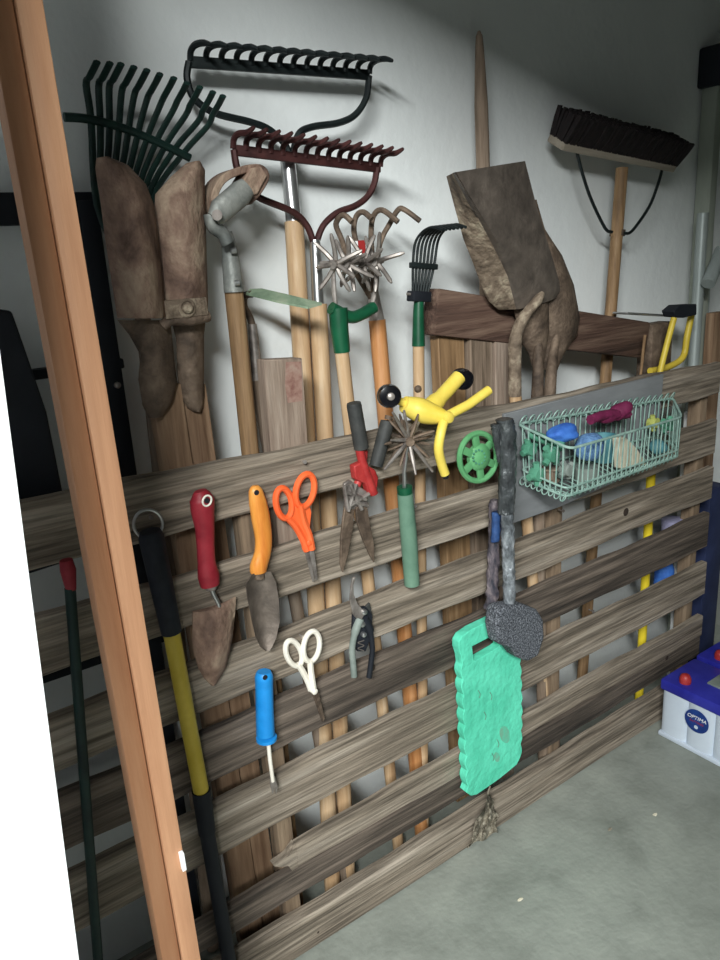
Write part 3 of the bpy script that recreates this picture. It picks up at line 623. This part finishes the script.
part('spring', M().tube([p(361 + 3 * math.cos(k), 640 + k * .9, -.034) for k in [j * .5 for j in range(26)]], .0012, 5), STEEL, t)

# hedge shears
t = thing('hedge_shears', 'hedge shears with black handles, red pivot casting and rusty blades pointing down', 'shears', p(358, 573, -.03))
part('handle', M().tube(pp([(353.5, 402), (354, 405), (361.5, 448)], -.04), [.0135, .0145, .0145], 12), GRIPD, t)
part('handle', M().tube(pp([(387.5, 420), (387, 424), (376, 466)], -.035), [.013, .0145, .0135], 12), GRIPD, t)
part('grip_end', M().lathe([(.008, 0), (.008, .008)], p(388.5, 419, -.035), p(388, 418, -.035) - p(376, 466, -.035), 10), RUSTD, t)
part('lever_arm', M().tube(spline(pp([(359, 446), (362, 460), (368, 478), (374, 494)], -.04), 4), [.009] * 13, 10), REDM, t)
part('lever_arm', M().tube(spline(pp([(364, 450), (363, 462), (360, 476), (356, 488)], -.03), 4), [.008] * 13, 10), REDM, t)
part('pivot_casting', M().prism(pp([(354, 466), (362, 462), (376, 470), (379, 478), (377, 495), (370, 497), (366, 484), (356, 480)], -.044), (0, .018, 0)), REDM, t, bevel=.003)
m = M()
for (q0, q1) in (((345, 492), (366, 500)), ((350, 484), (362, 510)), ((347, 508), (369, 494)), ((356, 484), (348, 512)), ((344, 486), (348, 510)), ((352, 502), (368, 506))): m.tube(pp([q0, q1], -.045), .0042, 8)
part('ratchet_linkage', m, STEEL, t)
part('link_plate', M().prism(pp([(344, 484), (350, 480), (360, 487), (368, 492), (368, 506), (356, 510), (346, 510)], -.038), (0, .008, 0)), STEEL, t, bevel=.002)
part('blade', M().prism(pp([(345, 505), (355, 507), (353, 530), (348, 556), (343, 574), (340.5, 566), (341, 540), (343, 520)], -.034), (0, .006, 0)), RUSTD, t, bevel=.0015)
part('blade', M().prism(pp([(356, 508), (367, 504), (370, 522), (374.5, 545), (375, 564), (371, 558), (363, 540), (357, 522)], -.042), (0, .006, 0)), RUSTD, t, bevel=.0015)

# star hand tiller
t = thing('hand_tiller', 'small star-tined hand tiller with grey-green handle hung under the yellow sprinkler', 'tiller', p(411, 588, -.03))
c = p(409, 440, -.072)
for (x, y, Yt) in ((392.5, 412, -.09), (384, 470, -.085), (433, 472, -.09), (416, 475, -.1), (421, 418, -.06), (434, 440, -.05), (391, 440, -.075), (404, 410, -.085), (428, 455, -.03)):
    e = p(x, y, Yt); part('tine', M().tube([c, c + (e - c) * .5, e], [.0042, .004, .0025], 7), STEEL, t)
star(c, 10, .052, (.5, 1, .2), 9, rad=.003, parent=t, material=RUSTD); star(c + V((.004, .02, 0)), 10, .05, (.2, 1, -.3), 5, rad=.003, parent=t, material=RUSTD)
part('shank', M().tube(pp([(407, 446, -.068), (404, 472, -.055), (404.5, 492, -.04)], -.04), .0042, 8), CHROME, t)
part('collar', M().tube(pp([(404.5, 487), (405.5, 500)], -.038), [.0165, .0150], 14), GREEN, t)
part('handle', M().tube(pp([(405, 494), (409, 540), (412, 586)], -.038), [.0165, .0178, .0168], 16), GGREEN, t)

# yellow sprinkler
t = thing('lawn_sprinkler', 'yellow three-armed lawn sprinkler with black wheels on top of the pallet', 'sprinkler', p(430, 430, .0))
hb = p(445, 417, -.075)
part('body', M().tube(spline([p(404, 404, -.03), p(414, 408, -.035), p(428, 413, -.05), hb], 5), [.0165, .0175, .019, .0205, .022, .0235, .0245, .025, .025, .0245, .0235, .022, .020, .0175, .015, .013], 14), YEL, t)
part('hub', M().lathe([(.010, -.014), (.013, -.010), (.013, .010), (.010, .016), (.005, .018)], hb, OUT, 16), YEL, t)
part('arm', M().tube(spline([p(428, 409, -.035), p(440, 398, -.03), p(459, 377, -.025)], 4), [.019] * 4 + [.0155] * 5, 12), YEL, t, label='thick arm to the upper wheel')
part('arm', M().tube([hb, p(468, 405, -.085), p(489, 390, -.09)], .0098, 12), YEL, t)
part('arm', M().tube(spline([hb, p(441, 432, -.085), p(438.5, 448, -.085), p(441, 462, -.08), p(445, 474, -.078)], 4), .0098, 12), YEL, t, label='bent arm pointing down')
part('nozzle', M().tube(pp([(444.5, 472, -.078), (446, 478, -.078)], -.08), [.009, .006], 10), BLKP, t)
def wheel(c, r, ax):
    w = part('wheel', M().lathe([(r * .5, -.016), (r * .9, -.014), (r, -.006), (r, .006), (r * .9, .014), (r * .5, .016)], c, ax, 22), GLOSSB, t)
    part('hub_cap', M().lathe([(r * .36, .014), (r * .3, .021), (r * .12, .023)], c, ax, 14), STEEL, w)
wheel(p(389, 396, -.03), .0235, (-.45, -1, .1)); wheel(p(462, 379, -.02), .0225, (.1, 1, .1))
part('cap_nut', M().ball(p(418, 389, -.01), .008, sub=2), RUSTD, t)
part('axle', M().tube([p(391, 397, -.028), p(408, 405, -.03)], .008, 10), YEL, t)

# green wheel
t = thing('sprinkler_wheel', 'round light green plastic wheel with spokes between yellow sprinkler and grey brush', 'wheel', p(478, 484, -.03))
cx, cy, rr_ = 478, 457, 21
part('rim', M().tube(ell(cx, cy, 18.5, 24, .12, -.035, 28), .0065, 8, cyc=True), LGREEN, t)
part('hub', M().lathe([(.029, -.008), (.031, .004), (.022, .012), (.008, .014)], p(cx + 1, cy, -.032), OUT, 20), LGREEN, t)
for k in range(6):
    an = k * PI / 3 + .35; e = p(cx + 18 * math.cos(an), cy + 23 * math.sin(an), -.035)
    part('spoke', M().bar(p(cx, cy, -.034), e, .017, .007, bev=.0015), LGREEN, t)
m = M()
for k in range(12):
    an = k * PI / 6; m.ball(p(cx + 1 + 6 * math.cos(an), cy + 7 * math.sin(an), -.046), .0028, sub=1)
part('knob_ring', m, SGREEN, t)

# grey wrapped brush
t = thing('scrubbing_brush', 'grey long-handled brush with speckled square head and film-wrapped handle', 'brush', p(520, 660, -.06))
YG = -.085
def crinkle(pts, rs, seed, n=16, amp=.18):
    rnd = random.Random(seed); m = M(); pts = spline(pts, 10); k = len(pts); r2 = []
    rings = []
    for i, q in enumerate(pts):
        r = rs[0] + (rs[-1] - rs[0]) * i / (k - 1) if len(rs) == 2 else rs[min(len(rs) - 1, int(i / (k - 1) * (len(rs) - 1)))]
        rings.append([q + (V((1, 0, 0)) * math.cos(2 * PI * j / n) + BACK * (.85 * math.sin(2 * PI * j / n))) * r * (1 + rnd.uniform(-amp, amp)) for j in range(n)])
    return m.loft(rings)
part('upper_grip', crinkle(pp([(504, 419), (507, 430), (508, 460), (507, 485), (506, 512)], YG), [.02, .02], 3, amp=.09), FOILD, t, smooth=80)
part('hang_flap', crinkle(pp([(496, 424), (497, 440), (500, 462)], YG + .01), [.012, .006], 8, amp=.2), FOILD, t, smooth=80)
part('shaft', crinkle(pp([(507, 508), (508, 540), (509, 575), (509, 606)], YG), [.0155, .015], 5, amp=.14), FOIL, t, smooth=80)
bo = [(499, 612), (505, 607), (524, 605), (538, 610), (544, 620), (545, 638), (539, 656), (528, 662), (518, 658), (511, 648), (500, 645), (497, 628)]
part('brush_head', M().prism(pp(bo, YG - .022), (0, .042, 0)), SPONGE, t, bevel=.007)
t = thing('strap', 'narrow dark hanging strap with blue band left of the grey brush', 'strap', p(495, 608, -.04))
part('band', crinkle(pp([(494, 500), (494, 530), (493, 570), (491, 607)], -.045), [.011, .016], 11, amp=.25), DSTRAP, t, smooth=80)
part('buckle', crinkle(pp([(496, 512), (496, 526), (495, 541)], -.062), [.011, .011], 12, n=8, amp=.1), BSTRAP, t, smooth=80)

# mint kneeling pad
t = thing('kneeling_pad', 'mint green foam kneeling pad with scalloped edges and hand slot', 'pad', p(480, 797, -.04))
YK = -.055
left = []; nS = 8
for i in range(nS * 4 + 1):
    u = i / (nS * 4); x = 462 + 6 * u - (2.0 * abs(math.sin(u * nS * PI))); y = 664 + 124 * u; left.append((x, y))
right = []
for i in range(nS * 4 + 1):
    u = i / (nS * 4); x = 521 - 1 * u + (1.4 * abs(math.sin(u * nS * PI))) + 1.5 * math.sin(u * PI); y = 758 - 108 * u; right.append((x, y))
outl = [(461, 656), (458.5, 648), (458.5, 641), (462, 635), (472, 628), (497, 616), (505, 613), (512, 617), (517, 630), (520, 642)]
outl = outl[::-1] + left + [(466, 794), (471, 797.5), (477, 796), (500, 780), (517, 766)] + right
slot = [(472, 645.5), (496, 633), (499, 634), (500, 645), (497, 647.5), (475.5, 660), (473.5, 659)]
pad = part('foam_pad', M().prism(pp(outl, YK), (0, .024, 0), [pp(slot, YK)]), MINT, t, bevel=.003)
for k, (x, y, rx, ry) in enumerate(((505, 735, 5, 9), (497, 758, 3, 5))):
    part('dirt_stain', M().prism(ell(x, y, rx, ry, -.2, YK - .0008, 14), (0, .0006, 0)), STAIN, pad)
for (x, y) in ((484, 712), (490, 692), (497, 740), (492, 754), (478, 690)): part('scratch', M().tube(spline(pp([(x, y), (x + 2, y + 4), (x + 1, y + 8)], YK - .0006), 3), .0009, 5), GGREEN, pad)
# rag
rnd = random.Random(4); rows = []
for i in range(26):
    u = i / 25; row = []
    for j in range(19):
        w_ = j / 18; xl = 487 - 20 * u ** 1.2 + 2 * math.sin(9 * u); xr = 490 + 7 * math.sin(min(1, u * 1.6) * PI * .55) + 1.5 * math.sin(14 * u)
        x = xl + (xr - xl) * w_; y = 796 + 42 * u + (9 * (1 - w_) - 6 * w_) * u + 1.6 * math.sin(11 * w_ + 2) * u
        fold = .010 * math.sin(w_ * 13 + 5 * u) * min(1, u * 3) + .006 * math.sin(w_ * 29 + 9 * u) + .005 * math.sin(23 * u + 7 * w_) + rnd.uniform(-.003, .003)
        row.append(p(x, y, -.044 + fold))
    rows.append(row)
m = M().sheet(rows, .003); m.tube(spline(pp([(490, 786), (488, 794), (488, 800)], -.02), 4), .0025, 6)
single('dirty_rag', m, RAGM, 'dirty crumpled beige rag hanging at the bottom slat below the mint pad', 'rag', smooth=70)

# ------------------------------------------------------------------ wire basket and contents
TC = [p(517, 424, -.02), p(570, 449, -.17), p(682, 417, -.11), p(673, 398, -.022)]      # back left, front left, front right, back right
BC = [p(520, 478, -.024), p(566, 497, -.158), p(679, 456, -.10), p(668, 440, -.026)]
t = thing('wire_basket', 'grey-green wire basket fixed to the pallet, full of garden odds and ends', 'basket', sum(BC, V()) / 4)
def rim(cs, r=.16):
    out = []
    for i in range(4):
        a_, c_, b_ = cs[i - 1], cs[i], cs[(i + 1) % 4]; l1 = min(.022, (a_ - c_).length * .3); A_ = c_ + (a_ - c_).normalized() * l1; B_ = c_ + (b_ - c_).normalized() * l1
        out += [A_ * (1 - k) ** 2 + c_ * (2 * k * (1 - k)) + B_ * k * k for k in (0, .25, .5, .75, 1)]
    return out
MC = [b_ + (a_ - b_) * .17 for a_, b_ in zip(TC, BC)]
part('rim_wire', M().tube(rim(TC), .0032, 8, cyc=True), WIRE, t); part('rim_wire', M().tube(rim(MC), .0026, 6, cyc=True), WIRE, t); part('rim_wire', M().tube(rim(BC), .0028, 6, cyc=True), WIRE, t)
rnd = random.Random(12)
def panel(n, i, j, jit=.004):
    m = M(); n_ = n
    for k in range(1, n):
        u = k / n; q = TC[i] + (TC[j] - TC[i]) * u; lo = BC[i] + (BC[j] - BC[i]) * u; d = (TC[j] - TC[i]).normalized()
        mid = (q + lo) / 2 + d * rnd.uniform(-jit, jit); m.tube(spline([q + d * rnd.uniform(-jit, jit) * .6, mid, lo], 3), .0017, 5)
    return m
part('wire_panel', panel(25, 1, 2), WIRE, t); part('wire_panel', panel(30, 0, 3), WIRE, t); part('wire_panel', panel(9, 0, 1), WIRE, t); part('wire_panel', panel(8, 3, 2), WIRE, t)
m = M()
for k in range(1, 26):
    u = k / 26; m.tube([BC[0] + (BC[3] - BC[0]) * u, BC[1] + (BC[2] - BC[1]) * u], .0016, 5)
part('wire_bottom', m, WIRE, t)
def loops(n, A, B, r, dz, dy):
    m = M(); d = (B - A).normalized()
    for i in range(n):
        c_ = A + (B - A) * ((i + .5) / n) + V((0, dy, dz)); r_ = r * rnd.uniform(.85, 1.15)
        m.tube([c_ + d * (r_ * math.cos(k)) + V((0, -.5 * r_ * math.sin(k) + .3 * r_ * math.cos(k), r_ * math.sin(k))) for k in [2 * PI * j / 10 for j in range(10)]], .0016, 5, cyc=True)
    return m
part('loop_edging', loops(22, TC[0], TC[3], .013, .006, -.006), WIRE, t, label='row of wire loops along the back rim')
part('loop_edging', loops(24, BC[1], BC[2], .011, -.004, .010), WIRE, t, label='row of wire loops along the lower front edge')
part('loop_edging', loops(8, BC[0], BC[1], .010, -.004, 0), WIRE, t, label='row of wire loops along the lower left edge')
def inb(x, y, Y): return p(x, y, Y)
G = 'odds and ends in the wire basket'
single('blue_bag', M().ball(inb(562, 433, -.10), .032, (1.25, .9, .6), 3, .16, 2), CBLUE, 'bright blue crumpled plastic bag on top in the wire basket', 'bag', G, smooth=80)
single('mesh_cap', M().ball(inb(590, 447, -.11), .040, (1.1, .8, .8), 3, .1, 5), LBLUE, 'faded blue rounded mesh cap in the middle of the wire basket', 'cap', G, smooth=80)
m = M(); m.ball(inb(604, 416, -.07), .026, (1.5, .8, .6), 3, .2, 7); m.ball(inb(622, 411, -.075), .028, (1.0, .8, .8), 3, .25, 8); m.tube(spline([inb(590, 420, -.08), inb(605, 415, -.08), inb(628, 414, -.08)], 4), .012, 8)
single('maroon_glove', m, MAROON, 'maroon work glove lying on top at the back of the wire basket', 'glove', G, smooth=80)
single('cream_scoop', M().prism([inb(619, 438, -.118), inb(626, 437, -.118), inb(637, 448, -.112), inb(648, 465, -.108), inb(634, 467, -.112), inb(621, 469, -.118)], (0, .02, 0)), CREAMC, 'cream wedge-shaped scoop showing through the front wires of the basket', 'scoop', G, bevel=.003)
def fitting(x, y, Y, r, rot, material, label):
    m = M(); c = inb(x, y, Y); m.lathe([(r * .7, -.012), (r * .85, 0), (r * .7, .012)], c, OUT, 14)
    for k in range(4):
        an = rot + k * PI / 2; d = V((math.cos(an), 0, math.sin(an))); m.tube([c, c + d * r * 1.25], [r * .42, r * .38], 8)
    single('hose_fitting', m, material, label, 'fitting', G)
fitting(529, 449, -.05, .019, .3, SGREEN, 'green four-way hose fitting, upper left against the basket end')
fitting(551, 455, -.11, .021, .7, SGREEN, 'green four-way hose fitting near the front left corner of the basket')
fitting(537, 474, -.075, .022, .1, SGREEN, 'green four-way hose fitting low at the left end of the basket')
fitting(566, 470, -.12, .018, .5, GREYP, 'grey four-way hose fitting low near the front left corner of the basket')
fitting(653, 423, -.07, .017, .2, YGRN, 'yellowish-green fitting at the back right of the basket')
fitting(667, 425, -.085, .019, .9, SGREEN, 'green fitting at the right end of the basket')
single('green_tube', M().tube([inb(531, 434, -.05), inb(563, 447, -.12)], .011, 10), SGREEN, 'green plastic tube lying along the left top edge of the basket', 'tube', G)
single('teal_pot', M().lathe([(.001, -.035), (.026, -.035), (.034, .03), (.029, .03), (.023, -.028)], inb(603, 447, -.06), UP, 16), TEAL, 'dull teal pot beside the cream scoop in the basket', 'pot', G)
single('grey_pot', M().lathe([(.001, -.03), (.024, -.03), (.03, .02), (.026, .02)], inb(586, 474, -.095), UP, 16), GREYP, 'grey pot low in the front of the basket under the mesh cap', 'pot', G)
single('teal_ball', M().ball(inb(658, 447, -.085), .024, (1, .9, .9), 3, .08, 4), TEAL, 'dull teal crumpled lump right of the cream scoop in the basket', 'bag', G, smooth=80)
single('brown_spool', M().lathe([(.001, -.016), (.022, -.016), (.022, -.012), (.013, -.011), (.013, .011), (.022, .012), (.022, .016)], inb(550, 474, -.085), UP, 16), GREYW, 'brown spool on the basket bottom at the front left corner', 'spool', G)

# ------------------------------------------------------------------ batteries
def battery(label, ox, oy, sticker=True):
    """six-cell battery, long side along Y; ox = left face, oy = end next to the pallet"""
    Lb, Wb, Hb = .25, .172, .165; t = thing('car_battery', label, 'battery', (ox + Wb / 2, oy - Lb / 2, 0))
    m = M(); rc = Lb / 6; prof = []
    def cells(xs, dirs):
        out = []
        for i in range(3):
            cy_ = oy - rc - 2 * rc * i
            for k in range(9):
                an = PI * k / 8; out.append((xs + dirs * (-.012 * math.sin(an)) , cy_ + rc * math.cos(an)))
        return out
    Lf = cells(ox + .012, 1); Rf = [(x, y) for x, y in cells(ox + Wb - .012, -1)][::-1]
    rim = Lf + Rf
    m.prism([V((x, y, .002)) for x, y in rim], (0, 0, Hb - .002)); part('case', m, BATW, t)
    ctr = V((ox + Wb / 2, oy - Lb / 2, 0))
    part('base_lip', M().box(ctr + V((0, 0, .008)), (Wb + .006, Lb + .004, .014), bev=.003), BATW, t)
    lid = part('lid', M().box(ctr + V((0, 0, Hb + .016)), (Wb + .008, Lb + .008, .036), bev=.006), BATB, t)
    part('lid_recess', M().box(ctr + V((.02, -.02, Hb + .036)), (.07, .09, .006), bev=.002), GREYP, lid)
    part('terminal_cap', M().lathe([(.017, 0), (.017, .016), (.012, .026), (.004, .03)], ctr + V((-.055, .07, Hb + .033)), UP, 14), REDM, t)
    part('terminal', M().lathe([(.012, 0), (.010, .02)], ctr + V((-.055, -.085, Hb + .033)), UP, 14), STEEL, t)
    if sticker:
        sc = V((ox - .0015, oy - .118, .112)); st = part('sticker', M().lathe([(.037, 0), (.037, .0012)], sc, (-1, 0, 0), 32), LOGOB, t)
        def wr(s, dz, size, material, dy=0):
            cu = bpy.data.curves.new('lettering', 'FONT'); cu.body = s; cu.size = size; cu.extrude = .0003; cu.align_x = 'CENTER'; cu.align_y = 'CENTER'; cu.shear = .2
            tmp = bpy.data.objects.new('tmp', cu); C.objects.link(tmp); dg = bpy.context.evaluated_depsgraph_get(); dg.update()
            me = bpy.data.meshes.new_from_object(tmp.evaluated_get(dg)); bpy.data.objects.remove(tmp)
            mw = Matrix(((0, 0, -1, sc.x - .0016), (-1, 0, 0, sc.y + dy), (0, 1, 0, sc.z + dz), (0, 0, 0, 1)))
            me.transform(Matrix.Translation(-BASE[st]) @ mw); me.materials.clear(); me.materials.append(material)
            o = bpy.data.objects.new('lettering', me); C.objects.link(o); o.parent = st; BASE[o] = BASE[st]
        wr('OPTIMA', .010, .0165, WHITE); wr('BATTERIES', -.004, .009, REDM)
        part('emblem', M().lathe([(.006, 0.0012), (.006, .002)], sc + V((0, 0, -.02)), (-1, 0, 0), 14), BATW, st)
    return t
bp = pf(660, 735)
battery('white car battery with blue lid, red terminal cap and round blue sticker on the floor', bp.x, bp.y + .004)
battery('second white battery with blue lid, behind the stickered one in the corner', bp.x + .20, bp.y + .01, False)

# floor chips
for i, (x, y) in enumerate(((610, 830), (655, 815), (520, 900))):
    q = pf(x, y); single('wood_chip', M().ball(q + V((0, 0, .002)), .006, (1.4, .8, .3), 1, .3, i), CREAMC if i else RAGM, 'tiny pale wood chip lying on the open concrete floor', 'chip', 'wood chips on the floor')

# seat the hung tools against the boards
for o in list(C.objects):
    if o.parent is None and o.type == 'EMPTY':
        k = o.name.split('.')[0]
        dy = {'scissors': .019, 'pruning_shears': .019, 'hand_tiller': .014, 'hedge_shears': .014, 'dandelion_weeder': .013, 'garden_trowel': .008, 'kneeling_pad': .018}.get(k, 0)
        if dy:
            vs_ = [BASE[c] + v.co for c in o.children for v in c.data.vertices]; ctr = sum(vs_, V()) / len(vs_); d = ctr - CAM
            o.location += d * (dy / d.y)
# ------------------------------------------------------------------ light
def area(name, loc, target, sx, sy, power, col):
    l = bpy.data.lights.new(name, 'AREA'); l.shape = 'RECTANGLE'; l.size = sx; l.size_y = sy; l.energy = power; l.color = col
    o = bpy.data.objects.new(name, l); C.objects.link(o); o.location = V(loc); o.rotation_euler = (V(target) - V(loc)).to_track_quat('-Z', 'Y').to_euler(); return o
dl = area('doorway_daylight', (-1.45, -2.85, 2.85), (0, -2.85, 1.75), .5, 2.2, 400, (.96, 1, .985))
z_ = V((-.36, 0, .93)).normalized(); y_ = V((0, 1, 0)); x_ = y_.cross(z_)
dl.rotation_euler = Matrix((x_, y_, z_)).transposed().to_euler()
w = bpy.data.worlds.new('world'); bpy.context.scene.world = w; w.use_nodes = True
bg = w.node_tree.nodes['Background']; bg.inputs[0].default_value = (.72, .82, .95, 1); bg.inputs[1].default_value = .135
vs = bpy.context.scene.view_settings; vs.view_transform = 'Standard'; vs.look = 'None'; vs.exposure = 0; vs.gamma = 1; vs.use_curve_mapping = False
